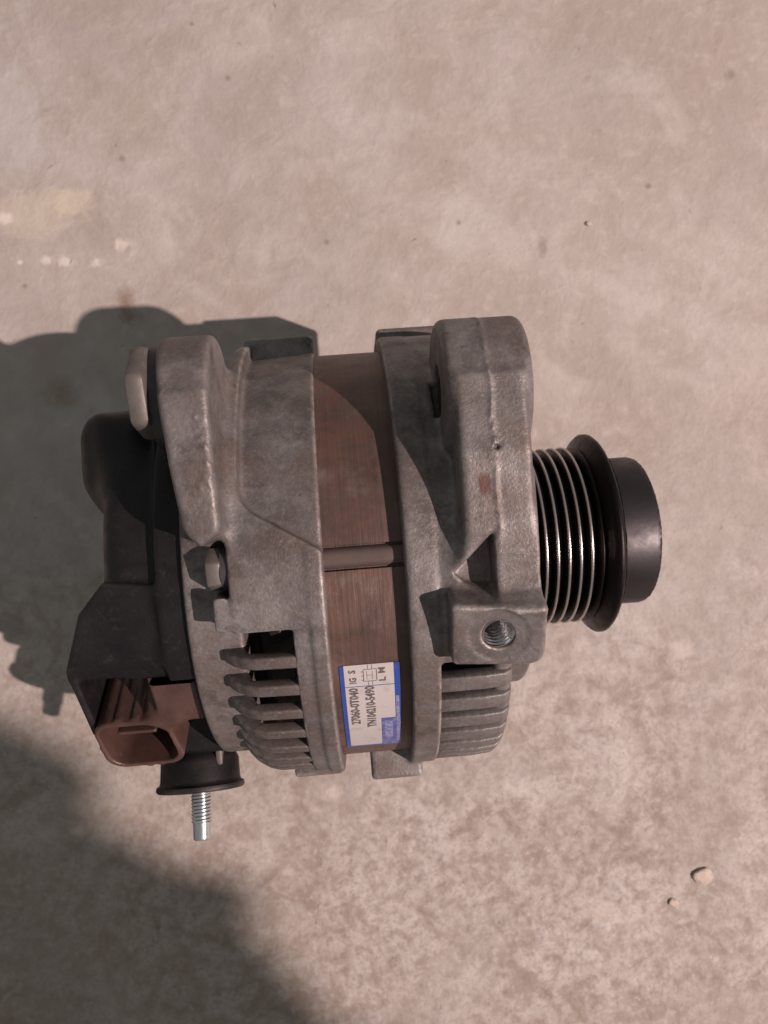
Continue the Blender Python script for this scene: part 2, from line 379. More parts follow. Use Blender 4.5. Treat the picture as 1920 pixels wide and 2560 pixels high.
def solid(name, verts, faces, material, parent, bev=0.0, seg=2, **kw):
    bm = bmesh.new(); vs = [bm.verts.new((x * S, y * S, z * S)) for x, y, z in verts]
    for f in faces: bm.faces.new([vs[i] for i in f])
    bmesh.ops.recalc_face_normals(bm, faces=bm.faces)
    if bev: bmesh.ops.bevel(bm, geom=list(bm.edges), offset=bev * S, segments=seg, profile=0.5, affect='EDGES', clamp_overlap=True)
    me = bpy.data.meshes.new(name); bm.to_mesh(me); bm.free()
    o = finish(name, me, material, parent, **kw); me.set_sharp_from_angle(angle=math.radians(40)); return o
def prism(name, prof, t0, t1, material, parent, bev=0.0, order='xz', **kw):
    """profile polygon extruded along the third axis"""
    n = len(prof); V = []
    for t in (t0, t1):
        for a, b_ in prof: V.append({'xz': (a, t, b_), 'yz': (t, a, b_), 'xy': (a, b_, t)}[order])
    F = [list(range(n)), list(range(2 * n - 1, n - 1, -1))] + [(i, (i + 1) % n, n + (i + 1) % n, n + i) for i in range(n)]
    return solid(name, V, F, material, parent, bev, **kw)

# ------------------------------------------------------------------ the floor
bm = bmesh.new(); bmesh.ops.create_grid(bm, x_segments=8, y_segments=8, size=3.0)
me = bpy.data.meshes.new('floor'); bm.to_mesh(me); bm.free()
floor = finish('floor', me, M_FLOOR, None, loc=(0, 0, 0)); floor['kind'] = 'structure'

# ------------------------------------------------------------------ the alternator
alt = bpy.data.objects.new('alternator', None); col.objects.link(alt)
alt.empty_display_size = 0.05
alt['label'] = 'used car alternator with ribbed black pulley lying on the concrete floor'; alt['category'] = 'alternator'
D2R = math.pi / 180
LUG = (38.0, 57.0, 17.5)

# --- front bracket with ear and threaded boss
H = 0.42
X, Y, Z, org = grid((-2, 49, -73.5, 73.5, -72.5, 79), H)
rad = np.hypot(Y, Z); th = np.degrees(np.arctan2(Y, Z)) * np.ones_like(rad)
def wedge(c, hw): return ((np.abs((th - c + 180) % 360 - 180) - hw) * D2R * rad).astype(np.float32)
d = shell(X, rad, 11.8, 19.0, 60.8, 66, 0.7)
d = np.minimum(d, shell(X, rad, 12.5, 18.0, 58, 64, 0.5))
sec = smax(shell(X, rad, 11.8, 36.8, 60.6, 66, 1.6), wedge(36.5, 62.8), 1.0)
d = smin(d, sec, 1.0)
d = smin(d, shell(X, rad, 32.2, 37.2, 46, 63.6, 2.0), 1.5)
d = smin(d, shell(X, rad, 35, 48.2, 17, 45.0, 1.5), 3.0)
for (c, hw) in ((150, 5.5), (-150, 5.5)):                                   # lower through-bolt bosses, the feet it rests on
    d = smin(d, smax(shell(X, rad, 11.8, 34, 58, 70, 1.5), wedge(c, hw), 1.5), 2.0)
ang_foot = 30 * D2R
top = box3(X - 27.4, Y - 63.6, Z + 3, 15.6, 6.5, 9.5, 1.6); d = smin(d, top, 2.0)
d = smax(d, -box3(X - 24.5, Y - 64.5, Z - 12.0, 5.5, 2.6, 0.8, 0.4), 0.4)
bot = box3(X - 7.8, Y + 62, Z - 3, 7.8, 7.6, 9, 1.2); d = smin(d, bot, 1.5)
arm = poly2(Y[0], Z[0], [(50, 62), (38, 75.2), (20, 75), (2, 72.0), (-4, 69.0), (-8, 65.5), (-8, 58), (30, 45), (50, 48)])
lug = np.hypot(Y[0] - LUG[0], Z[0] - LUG[1]) - LUG[2]
a, ha = rng(X, 25.2, 42.2); ear = extr(arm[None], np.abs(a) - ha, 1.6)
a, ha = rng(X, 23.6, 44.2); ear = smin(ear, extr(lug[None], np.abs(a) - ha, 2.0), 1.6)
nzf = vnoise(np.broadcast_arrays(X * 0.6, Y, Z), 7, 1.6)
ear = ear - (0.30 + 0.7 * nzf) * np.exp(-((X - 33.4 - 0.25 * np.sin(Y * 0.4)) / 0.40) ** 2) * (Y > -2) + 0.12 * np.tanh((X - 33.4) / 0.3) * 0.6
ear = np.maximum(ear, 0.75 - np.sqrt((X - 33.9) ** 2 + (Y - 21.0) ** 2 + ((Z - 75.2) * 0.6) ** 2))   # parting line of the mould
d = smin(d, ear, np.interp(Y.ravel(), [-4, 4, 16], [7.0, 5.0, 1.4]).astype(np.float32)[None, :, None])
ntc = poly2(X[:, :, 0], Y[:, :, 0], [(32.6, 2.5), (23.0, -7.0), (32.6, -17)])[:, :, None]
d = smax(d, -np.maximum(ntc, 63.2 - Z), 1.2)
web = poly2(Y[0], Z[0], [(16, 72.4), (4, 71.8), (-3, 71.2), (-8, 69.6), (-12, 69.6), (-17, 72.0), (-19, 58), (16, 58)])
a, ha = rng(X, 32.2, 42.7); d = smin(d, extr(web[None], np.abs(a) - ha, 0.7), 0.9)
t = 30 * D2R
def bossf(Xa, Ya, Za):
    u = -(Ya + 22.6) * math.cos(t) - (Za - 68.6) * math.sin(t) - 0.10 * (Xa - 32)
    w = -(Ya + 22.6) * math.sin(t) + (Za - 68.6) * math.cos(t)
    return u, w
u, w = bossf(X, Y, Z)
bx = box2(X - 32.0, u, 11.2, 8.4, 1.4)
bx = smax(bx, (X - 43.2) * 0.707 + (u - 8.4) * 0.707 + 1.5, 2.0)
boss = extr(bx, np.abs(w + 5.5) - 5.5, 1.1)
d = smin(d, boss, 1.6)
ch = np.hypot(X - 31.8, u + 0.4)
d = smax(d, -np.maximum(ch - 7.2, -(w + 0.3)), 0.5)
d = smax(d, -np.maximum(ch - 3.9, -(w + 15)), 0.4)
d = smax(d, -extr((np.hypot(Y[0] - LUG[0], Z[0] - LUG[1]) - 6.6)[None], np.abs(X - 36) - 13.6, 0.1), 0.6)
d = smax(d, -(np.maximum(rad - 60.6, np.maximum(7 - X, X - 32.4))), 0.6)
V, Q = surface_nets(d.astype(np.float32), org, H)
def is_ear(x, y, z): return (x > 22.5) & (y > 1.0) & (z > 34) & ((np.hypot(y, z) > 67.4) | (np.hypot(y - LUG[0], z - LUG[1]) < 18.9)) & (np.hypot(y, z) > 52)
def is_boss(x, y, z):
    u, w = bossf(x, y, z); return (np.abs(x - 32) < 11.7) & (np.abs(u) < 9.0) & (w > -12) & (np.hypot(y, z) > 66.6)
front, front_ear, front_boss = split_parts('front_bracket', V, Q, M_ALU, alt, [('threaded_boss', is_boss), ('mounting_ear', is_ear)])

# threaded insert in the boss hole
def thread(name, r, amp, pitch, t0, t1, material, parent, mw, inside=False, seg=40):
    n = int((t1 - t0) / pitch * 8); V = []
    for i in range(n + 1):
        tt = t0 + (t1 - t0) * i / n
        for k in range(seg):
            ph = (tt / pitch - k / seg) % 1.0; rr = r + amp * (1 - 2 * abs(2 * ph - 1))
            a = 2 * math.pi * k / seg; p = mw @ Vector((rr * math.cos(a), rr * math.sin(a), tt)); V.append(p * S)
    F = [(i * seg + k, i * seg + (k + 1) % seg, (i + 1) * seg + (k + 1) % seg, (i + 1) * seg + k) for i in range(n) for k in range(seg)]
    F.append(list(range(seg))[::-1])
    if not inside: F.append([n * seg + k for k in range(seg)])
    me = bpy.data.meshes.new(name); me.from_pydata(V, [], F); me.update()
    if inside: me.flip_normals()
    return finish(name, me, material, parent)
wdir = Vector((0, -math.sin(t), math.cos(t))); udir = Vector((0, -math.cos(t), -math.sin(t)))
ctr = Vector((31.8, -22.6, 68.6)) + udir * (-0.4 + 0.10 * (31.8 - 32) * 0)
mw = Matrix(((1, udir[0], wdir[0], ctr[0]), (0, udir[1], wdir[1], ctr[1]), (0, udir[2], wdir[2], ctr[2]), (0, 0, 0, 1)))
subpart(thread('thread', 3.72, 0.28, 1.25, -14, -0.7, M_THREAD, front_boss, mw, True))
# steel bushing in the ear hole
lathe_b = lathe('bushing', [(24.5, 4.4), (24.5, 6.8), (44.5, 6.8), (44.5, 4.4), (24.5, 4.4)], M_BUSH, front_ear, 48, center=(0, LUG[0], LUG[1])); subpart(lathe_b)

# front cooling fins
def fin_mesh(name, prof, hw_out, hw_in, material, bev):
    n = len(prof); rm = max(p[1] for p in prof); r0 = min(p[1] for p in prof); V = []
    for s in (-1, 1):
        for x, r in prof:
            h = hw_in + (hw_out - hw_in) * (r - r0) / (rm - r0); V.append((x, s * h, r))
    F = [list(range(n)), list(range(2 * n - 1, n - 1, -1))] + [(i, (i + 1) % n, n + (i + 1) % n, n + i) for i in range(n)]
    o = solid(name, V, F, material, None, bev, 3); return o
def spread_fins(first, parent, angles):
    for i, a in enumerate(angles):
        o = first if i == 0 else first.copy()
        if i: col.objects.link(o)
        o.parent = parent; o.location = (0, 0, 0); o.rotation_euler = (-a * D2R, 0, 0)
ff = fin_mesh('cooling_fin', [(18, 61.8), (18, 65.4), (30, 65.4), (35.2, 65.0), (37.0, 63.6), (37.6, 60.5), (37.4, 57), (32.6, 57), (31.6, 61.6)], 2.35, 2.1, M_FIN, 0.6)
spread_fins(ff, front, [-32.6 - 6.4 * k for k in range(18)])

# --- rear bracket
X, Y, Z, org = grid((-46.5, -6, -73.5, 73.5, -72.5, 79), H)
rad = np.hypot(Y, Z); th = np.degrees(np.arctan2(Y, Z)) * np.ones_like(rad)
d = shell(X, rad, -16.2, -7.9, 60.6, 65.5, 0.6)
d = smin(d, shell(X, rad, -11.8, -7.9, 61, 66.1, 0.5), 0.6)
d = np.minimum(d, shell(X, rad, -14, -8.6, 58, 64, 0.5))
body = smax(shell(X, rad, -30.2, -7.9, 57.5, 66.1, 1.0), wedge(42.5, 58.0), 0.9)
d = smin(d, body, 0.8)
line = (Y - (12.4 - (X + 26.3) * 0.628)) * 0.847
pk = smax(smax(-line, -(X + 26.8) - 0.00 * Y, 4.0), 62.2 + 0.06 * (X + 20) - rad, 1.4)
d = smax(d, -pk, 1.2)
d = smin(d, shell(X, rad, -42.6, -28.8, 50, 58.4, 1.3), 0.8)
for (c, hw) in ((150, 5.5), (-150, 5.5)):
    d = smin(d, smax(shell(X, rad, -40, -7.9, 56, 70, 1.5), wedge(c, hw), 1.5), 2.0)
d = smin(d, smax(shell(X, rad, -22.5, -7.9, 60, 67.2, 1.0), wedge(-88, 13), 1.0), 1.0)
d = smin(d, box3(X + 18.6, Y - 61, Z - 5, 10.7, 5.9, 9.5, 0.9), 1.2)
# the ear: round lug, web tapering to a tip above the through bolt
arm = poly2(Y[0], Z[0], [(50, 60), (38, 75.0), (22, 74.6), (8, 72.2), (2, 70.6), (2, 60), (8, 56), (34, 44), (50, 46)])
e2 = smin(arm, np.hypot(Y[0] - LUG[0], Z[0] - LUG[1]) - LUG[2], 3.0)[None]
XL = np.interp(Y.ravel(), [2, 8, 20, 34, 50], [-37.6, -38.6, -40.0, -41.4, -42.6]).astype(np.float32)[None, :, None]
dx = np.maximum(XL - X, X + 30.0)
ear = extr(e2 + np.zeros_like(X), dx + np.zeros_like(e2), 1.6)
tip = np.where(X < -35, (-35 - X) * 0.9, (X + 35) * 0.62) + 3.6 - Y
ear = smax(ear, tip * 0.8 + np.zeros_like(Z), 1.5)
mark = (vnoise(np.broadcast_arrays(X, Y, Z), 3, 0.9) * 1.0).clip(0, 1) * ((X > -33.5) & (X < -30.8) & (Y > 11) & (Y < 33))
ear = ear - mark.astype(np.float32)
d = smin(d, ear, 4.0)
rb = np.maximum(wedge(-11.2, 3.6), np.maximum(rad - 66.0, 56 - rad))
curve = -(X + 34.2) + np.maximum(0, (Y + 9.5)) ** 2 * 0.25 * 0.25
d = smin(d, smax(smax(rb + np.zeros_like(X), -(X + 34.2), 1.0), smax(X + 28.5, (Y + 7.5) * 0.75 + (X + 34) * 0.55 - 0.8 + np.zeros_like(Z), 0.5), 0.8), 0.5)
d = smax(d, -extr((np.hypot(Y[0] - LUG[0], Z[0] - LUG[1]) - 6.0)[None], np.abs(X + 41) - 7, 0.1), 0.8)
V, Q = surface_nets(d.astype(np.float32), org, H)
def is_rear_ear(x, y, z): return (x < -28.6) & (y > 2.5) & (z > 34) & (np.hypot(y, z) > 59.5)
rear, rear_ear = split_parts('rear_bracket', V, Q, M_ALU, alt, [('mounting_ear', is_rear_ear)])
rf = fin_mesh('cooling_fin', [(-35, 57.5), (-34.6, 58.8), (-33.4, 60.6), (-31.6, 62.4), (-29, 64.0), (-26, 64.8), (-14.5, 65.2), (-14.5, 61.8), (-27.5, 61.4), (-29.5, 57.0)], 1.7, 1.5, M_FIN, 0.7)
spread_fins(rf, rear, [-23.3 - 7.3 * k for k in range(16)] + [105 + 7.3 * k for k in range(5)])

# adjusting bolt head and bushing on the rear ear
def hexagon(name, x0, x1, r, c, material, parent, bev=0.6, rot0=0.0):
    prof = [(c[0] + r * math.cos(rot0 + k * math.pi / 3), c[1] + r * math.sin(rot0 + k * math.pi / 3)) for k in range(6)]
    return prism(name, prof, x0, x1, material, parent, bev, 'yz')
lathe('sleeve', [(-45.2, 5), (-45.2, 12.6), (-40, 12.6), (-40, 5)], M_BUSH, alt, 64, center=(0, LUG[0] + 3, LUG[1] + 1))
sb = hexagon('slider_nut', -49.2, -44.6, 11.4, (LUG[0] + 3.2, LUG[1] + 5.8), M_BOLT, alt, 1.3, 0.35)
# through bolt head on the rear shoulder
hexagon('through_bolt', -35.4, -31.8, 5.5, (-1.9, 60.0), M_BOLT, alt, 0.5, 0.25)
lathe('bolt_washer', [(-32.0, 0.1), (-32.0, 6.0), (-30.0, 6.0), (-30.0, 0.1)], M_BUSH, alt, 40, center=(0, -1.9, 59.0))

def curved(name, x0, x1, a0, a1, r, material, parent, seg=24, skew=0.0):
    V = [];
    for lay in (r - 0.12, r):
        for i in range(seg + 1):
            a = (a0 + (a1 - a0) * i / seg) * D2R
            for x in (x0, x1): V.append((x * S, lay * math.sin(a) * S, lay * math.cos(a) * S))
    m = 2 * (seg + 1); F = []
    for i in range(seg):
        F.append((m + 2 * i, m + 2 * i + 1, m + 2 * i + 3, m + 2 * i + 2))
        F.append((2 * i, 2 * i + 1, m + 2 * i + 1, m + 2 * i)) if i == 0 else None
        F.append((2 * i, m + 2 * i, m + 2 * i + 2, 2 * i + 2)); F.append((2 * i + 1, 2 * i + 3, m + 2 * i + 3, m + 2 * i + 1))
    i = seg; F.append((2 * i, m + 2 * i, m + 2 * i + 1, 2 * i + 1))
    me = bpy.data.meshes.new(name); me.from_pydata(V, [], F); me.update()
    bm = bmesh.new(); bm.from_mesh(me); bmesh.ops.recalc_face_normals(bm, faces=bm.faces); bm.to_mesh(me); bm.free()
    o = finish(name, me, material, parent); me.set_sharp_from_angle(angle=math.radians(40)); return o
# --- stator core with its weld groove
prof_x = [-9.5, -8.5, -5, 0, 5, 10, 12.5]
ths = sorted(set([i * 1.0 for i in range(-180, 180)] + [1.4, 1.46, -4.18, -4.26, -1.3]))
V, F = [], []
for x in prof_x:
    for a in ths:
        r = 62.0 if not (-4.19 < a < 1.41) else 60.9
        V.append((x * S, r * math.sin(a * D2R) * S, r * math.cos(a * D2R) * S))
n = len(ths)
for i in range(len(prof_x) - 1):
    for k in range(n): F.append((i * n + k, i * n + (k + 1) % n, (i + 1) * n + (k + 1) % n, (i + 1) * n + k))
me = bpy.data.meshes.new('stator_core'); me.from_pydata(V, [], F); me.update(); me.flip_normals()
stator = finish('stator_core', me, M_STATOR, alt); me.set_sharp_from_angle(angle=math.radians(30))

V, F = [], []; seg = 10
for i in range(seg + 1):
    q = i / seg * 2 - 1; a_ = (-1.37 + q * 2.35) * D2R; r = 62.75 - 1.5 * q ** 4
    for x in (-9.5, -3, 4, 12.5): V.append((x * S, r * math.sin(a_) * S, r * math.cos(a_) * S))
for i in range(seg):
    for k in range(3): F.append((i * 4 + k, i * 4 + k + 1, (i + 1) * 4 + k + 1, (i + 1) * 4 + k))
me = bpy.data.meshes.new('weld_bar'); me.from_pydata(V, [], F); me.update()
subpart(finish('weld_bar', me, M_BAR, stator))

# rotor, winding and fan inside the housing
lathe('rotor', [(-36, 0.1), (-36, 44), (-30, 46), (34, 46), (34, 0.1)], M_DARK, alt, 64)
lathe('stator_winding', [(-27, 42), (-28, 45), (-26, 48), (-14, 50), (-8, 55)], M_DARK, alt, 64)
def fan_blade():
    return solid('fan_blade', [(-24.5, -0.5, 50), (-17, 3.5, 50), (-17.5, 4.0, 59.0), (-19.5, 2.5, 62.4), (-22, 0.8, 60), (-24.5, -1.3, 50), (-17, 2.7, 50), (-17.5, 3.2, 59.0), (-19.5, 1.7, 62.4), (-22, 0.0, 60)],
        [(0, 1, 2, 3, 4), (9, 8, 7, 6, 5), (0, 5, 6, 1), (1, 6, 7, 2), (2, 7, 8, 3), (3, 8, 9, 4), (4, 9, 5, 0)], M_BOLT, None)
fb = fan_blade(); spread_fins(fb, alt, [-18.6, -27.8, -35.4, -47, -60, -75])
for o in alt.children:
    if o.name.startswith('fan_blade'): o.location = (0, 0, ZA * S)

# --- label on the stator
label = curved('label', -6.1, 8.9, -27.0, -61.0, 62.22, M_LBLUE, alt); label['label'] = 'blue and white printed part number sticker'
subpart(curved('white_panel', -5.0, 7.4, -26.9, -33.0, 62.27, M_LWHITE, label))
subpart(curved('white_panel', -5.0, 3.6, -33.25, -59.6, 62.27, M_LWHITE, label))
subpart(curved('white_panel', 3.55, 7.4, -33.25, -45.0, 62.275, M_LWHITE, label))
subpart(curved('worn_panel', 3.7, 8.7, -45.2, -60.4, 62.26, M_LWORN, label))
subpart(curved('pale_print', 4.5, 6.6, -46.4, -55, 62.29, M_LPALE, label)); subpart(curved('pale_print', 7.6, 8.5, -37, -58, 62.29, M_LPALE, label))
def label_text(txt, xbase, size, a_start, a_end, parent):
    """text reading up the label, letter tops towards the rear bracket"""
    cu = bpy.data.curves.new('t', 'FONT'); cu.body = txt; cu.size = 1.0; cu.resolution_u = 2; cu.offset = 0.034
    ob = bpy.data.objects.new('t', cu); col.objects.link(ob); dg = bpy.context.evaluated_depsgraph_get()
    me = bpy.data.meshes.new_from_object(ob.evaluated_get(dg)); bpy.data.objects.remove(ob)
    co = np.zeros(len(me.vertices) * 3, np.float32); me.vertices.foreach_get('co', co); co = co.reshape(-1, 3)
    x0, x1 = co[:, 0].min(), co[:, 0].max(); y1 = co[:, 1].max()
    a = (a_start + (a_end - a_start) * (co[:, 0] - x0) / (x1 - x0)) * D2R
    xx = xbase - co[:, 1] / y1 * size; r = 62.33
    out = np.stack([xx, r * np.sin(a), r * np.cos(a)], 1) * S
    me.vertices.foreach_set('co', out.astype(np.float32).ravel()); me.update(); me.name = 'lettering'
    return subpart(finish('lettering', me, M_INK, parent, smooth=False))
label_text('27060-0T040', -1.9, 2.35, -46.8, -33.5, label)
label_text('TN104210-5490', 2.2, 2.35, -48.6, -33.2, label)
label_text('S', -2.2, 1.75, -29.2, -28.2, label); label_text('IG', -2.1, 1.75, -32.1, -30.4, label)
label_text('M', 5.2, 1.7, -29.6, -28.0, label); label_text('L', 5.3, 1.7, -31.9, -30.7, label)
def ink(x0, x1, a0, a1): subpart(curved('ink_line', x0, x1, a0, a1, 62.31, M_INK, label, 3))
ink(-0.3, -0.1, -28.4, -31.8); ink(3.0, 3.2, -28.2, -31.6); ink(-0.1, 3.0, -28.2, -28.35); ink(-0.1, 3.0, -31.6, -31.75)
for x in (0.9, 1.9): ink(x, x + 0.14, -27.0, -28.2); ink(x, x + 0.14, -31.7, -32.9)
for x in (0.6, 2.0): ink(x, x + 0.1, -28.8, -31.2)
ink(0.7, 2.0, -29.9, -30.0)
for a_ in (-28.8, -30.0, -31.2): ink(-0.8, -0.3, a_, a_ - 0.15)
subpart(curved('ink_line', -5.0, 7.4, -33.0, -33.25, 62.265, M_LWORN, label, 3))

# --- pulley and clutch hub
pulley_prof = [(49.2, 20), (49.2, 24.5), (50, 25.2), (50.8, 25.2)]
for k in range(7):
    tx = 51.85 + 3.34 * k
    pulley_prof += [(tx - 0.55, 27.9), (tx - 0.25, 28.15), (tx + 0.25, 28.15), (tx + 0.55, 27.9)]
    if k < 6: pulley_prof += [(tx + 1.45, 25.5), (tx + 1.9, 25.5)]
pulley_prof += [(72.9, 27.8), (73.8, 29.2), (74.6, 31.2), (75.5, 32.0), (76.4, 32.0), (77.2, 31.3), (77.8, 30.0), (78.0, 28.5), (77.4, 27.5), (77.4, 20)]
pulley = lathe('pulley', pulley_prof, M_PULLEY, alt, 160, sharp=60)
for k in range(1, 6):
    tx = 51.85 + 3.34 * k
    subpart(lathe('belt_rib', [(tx - 0.44, 27.9), (tx - 0.38, 28.18), (tx - 0.2, 28.36), (tx + 0.2, 28.36), (tx + 0.38, 28.18), (tx + 0.44, 27.9)], M_RIB, pulley, 160, sharp=80))
subpart(lathe('pulley_rim', [(78.0, 28.6), (78.15, 29.2), (78.0, 30.0)], M_PULLEY, pulley, 160, wob=0.25))
hub = lathe('clutch_hub', [(76, 23.6), (89.4, 23.7), (90.6, 23.3), (91.3, 22.4), (91.3, 12), (89, 11), (89, 0.1)], M_HUB, alt, 128, sharp=25)
subpart(lathe('hub_rim', [(90.4, 23.35), (90.9, 23.2), (91.35, 22.5)], M_HUB, hub, 220, wob=0.14))

# --- rear plastic cover
X, Y, Z, org = grid((-80, -40, -60, 46, -52, 60), H)
rad = np.hypot(Y, Z); th = np.degrees(np.arctan2(Y, Z)) * np.ones_like(rad)
d = shell(X, rad, -64.0, -41.8, 0, 53.6, 6.5)
d = smin(d, shell(X, rad, -49.6, -41.8, 0, 56.4, 1.0), 1.5)
d = smax(d, Y - 41 + np.zeros_like(X) + np.zeros_like(Z), 4.0)
bmp = box3(X + 61, Y - 28.5, Z - 10, 11.2, 13.8, 36.5, 8.0)
bmp = smax(bmp, -(X + 70.5) * 0.80 - (Y - 20.5) * 0.60 + np.zeros_like(Z), 2.0)
bmp = smax(bmp, -(X + 68.0) * 0.62 + (Z - 42) * 0.78 + np.zeros_like(Y), 3.0)
d = smin(d, bmp, 4.0)
# hood over the connector
hp = poly2(X[:, :, 0], Y[:, :, 0], [(-42.4, -6), (-62.5, -3), (-69.4, -10.5), (-74.6, -24.6), (-74.6, -27.8), (-42.4, -27.8)])[:, :, None]
hz = np.maximum((Z - (56.6 + 0.26 * Y)) * 0.967, (44.0 + 0.1 * Y) - Z)
hood = smax(extr(hp + np.zeros_like(Z), hz + np.zeros_like(X), 0.8), -(Y + 24.3) * 0.78 + (Z - 50.3) * 0.62 + np.zeros_like(X), 0.4)
d = smin(d, hood, 2.5)
side = poly2(Y[0], Z[0], [(-21, 46), (-25, 48.5), (-28, 47.5), (-44.5, 33), (-50, 14), (-44, -16), (-21, -20)])
a, ha = rng(X, -74.7, -72.6); d = smin(d, extr(side[None], np.abs(a) - ha, 0.7), 1.5)
blk = box3(X + 52, Y + 44, Z - 5, 12, 12, 12, 2.5)
# cavity under the hood for the connector
cav = poly2(Y[0], Z[0], [(-20, 38), (-27, 41.0), (-29.5, 48), (-60, 66), (-60, -10), (-36, 8)])
a, ha = rng(X, -72.6, -41); d = smax(d, -extr(cav[None], np.abs(a) - ha, 0.5), 0.5)
d = smin(d, blk, 1.5)
V, Q = surface_nets(d.astype(np.float32), org, H)
cover = finish('rear_cover', mesh_np('rear_cover', V * S, Q), M_COVER, alt)
cover['label'] = 'black plastic rear cover'

# --- brown plug socket
h2 = 0.35
X, Y, Z, org = grid((-75, -40, -60, -20, 8, 46), h2)
ta = 40 * D2R
cx, cy, cz = -62.6, -48.3, 32.8
s_ = -(Y - cy) * math.sin(ta) + (Z - cz) * math.cos(ta)            # out of the socket
p_ = (Y - cy) * math.cos(ta) + (Z - cz) * math.sin(ta)             # across, towards the shaft
xx = X - cx + 0.10 * p_
outer = extr(box2(xx * (1 + 0.006 * p_), p_, 10.5, 9.5, 5.2) + 0.012 * s_, np.abs(s_ + 12) - 12, 0.8)
d = outer
for rx in (-2.6, 1.9):
    d = smin(d, box3(xx - rx, p_ - 9.2, s_ + 12.5, 1.0, 0.75, 11.5, 0.4), 0.6)
for (rx, rp) in ((-9.8, -1.0), (-8.2, -6.6), (0.2, -9.2), (3.4, -9.2)):
    d = smin(d, box3(xx - rx, p_ - rp, s_ + 3.2, 0.9, 0.9, 3.0, 0.5), 0.6)
rd2 = np.hypot(Y, Z); tt2 = np.degrees(np.arctan2(Y, Z))
plate = smax(shell(X, rd2, -55.5, -43.0, 47, 55.2, 1.2), ((np.abs(tt2 + 38.5) - 11.5) * D2R * rd2) + np.zeros_like(X), 1.2)
d = smin(d, plate, 2.0)
d = smin(d, box3(X + 54, Y + 34, Z - 30, 5, 9, 8.5, 3.0), 2.5)
d = smax(d, -extr(box2(xx, p_, 9.1, 8.2, 4.3), np.abs(s_ + 2) - 12.5, 0.6), 0.5)
tong = box3(xx - 0.8, p_ - 4.2, s_ + 7.5, 5.2, 0.6, 6.5, 0.3)
d = np.minimum(d, tong)
V, Q = surface_nets(d.astype(np.float32), org, h2)
sock = finish('plug_socket', mesh_np('plug_socket', V * S, Q), M_BROWN, alt); sock['label'] = 'brown plastic plug socket'
for rx in (-1.6, 3.6):
    c0 = Vector((cx + rx, cy, cz)); so = Vector((0, -math.sin(ta), math.cos(ta))); pp = Vector((0, math.cos(ta), math.sin(ta)))
    vs = [c0 + so * a + pp * b_ + Vector((c, 0, 0)) for a in (-13.5, -6) for b_ in (0.0, 0.7) for c in (-1.1, 1.1)]
    subpart(solid('terminal_pin', vs, [(0, 1, 3, 2), (4, 6, 7, 5), (0, 2, 6, 4), (1, 5, 7, 3), (0, 4, 5, 1), (2, 3, 7, 6)], M_BUSH, sock))

# --- output terminal: rubber boot and threaded stud
BX, BZ = -52.2, 0.0
BOOT_ROT = (-math.radians(11), 0, 0)
boot = lathe('terminal_boot', [(-36, 0.1), (-36, 8.5), (-57.5, 8.8), (-58.6, 9.2), (-60.0, 11.0), (-61.5, 11.7), (-67.0, 11.9), (-68.0, 12.2), (-68.4, 13.0), (-69.4, 13.2), (-70.0, 12.8), (-70.0, 3)], M_BOOT, alt, 72, 'y', (BX, 0, BZ), sharp=50); boot.rotation_euler = BOOT_ROT; boot.location.z -= 0.006
mwS = Matrix.Translation((BX, 0, BZ)) @ Matrix.Rotation(math.radians(90), 4, 'X')
stud = thread('terminal_stud', 2.85, 0.20, 1.0, 71.5, 79.5, M_STUD, alt, mwS, False, 36); stud.rotation_euler = BOOT_ROT; stud.location.z -= 0.006
subpart(lathe('stud_tip', [(-79.3, 0.1), (-79.3, 2.55), (-84.0, 2.5), (-84.4, 2.2), (-84.4, 0.1)], M_STUD, stud, 36, 'y', (BX, 0, BZ)))
subpart(lathe('stud_collar', [(-69, 0.1), (-69, 2.6), (-71.6, 2.6), (-71.6, 0.1)], M_STUD, stud, 36, 'y', (BX, 0, BZ)))
solid('terminal_clip', [(x, y, z) for x in (-44.5, -39.2) for y in (-55.0, -51.2) for z in (0, 8)], [(0, 1, 3, 2), (4, 6, 7, 5), (0, 2, 6, 4), (1, 5, 7, 3), (0, 4, 5, 1), (2, 3, 7, 6)], M_BOOT, alt, 0.5)
solid('terminal_strip', [(x, y, z) for x in (-45.6, -43.8) for y in (-60.0, -54) for z in (6, 15)], [(0, 1, 3, 2), (4, 6, 7, 5), (0, 2, 6, 4), (1, 5, 7, 3), (0, 4, 5, 1), (2, 3, 7, 6)], M_BOLT, alt, 0.4)

# ------------------------------------------------------------------ stone chips on the floor
def chip(u, v, r, label_, seed, flat_=0.5):
    bm = bmesh.new(); bmesh.ops.create_icosphere(bm, subdivisions=3, radius=1.0); rr = random.Random(seed)
    dirs = [Vector((rr.gauss(0, 1), rr.gauss(0, 1), rr.gauss(0, 1))).normalized() for _ in range(9)]
    for vt in bm.verts:
        p = vt.co.normalized(); k = min(0.78 / max(0.3, p.dot(q)) if p.dot(q) > 0.3 else 9 for q in dirs + [Vector((0, 0, -1))]); k = min(k, 1.0)
        vt.co = Vector((p.x * k, p.y * k * 0.85, p.z * k * flat_)) * r * S
    mn = min(vt.co.z for vt in bm.verts)
    for vt in bm.verts: vt.co.z -= mn
    me = bpy.data.meshes.new('stone_chip'); bm.to_mesh(me); bm.free()
    x, y = floor_at(u, v); o = finish('stone_chip', me, M_STONE, None, loc=(x * S, y * S, 0.0), smooth=False)
    o['label'] = label_; o['category'] = 'stone'; o['group'] = 'stone chips on the floor'; return o
chip(1755, 2188, 4.3, 'largest pale squarish stone chip lying on the bare concrete', 5, 0.24)
chip(1683, 2255, 2.2, 'small pale stone chip beside the largest squarish chip', 8, 0.3)
chip(1470, 560, 1.4, 'tiny white grain of stone on the floor beyond the pulley', 11)

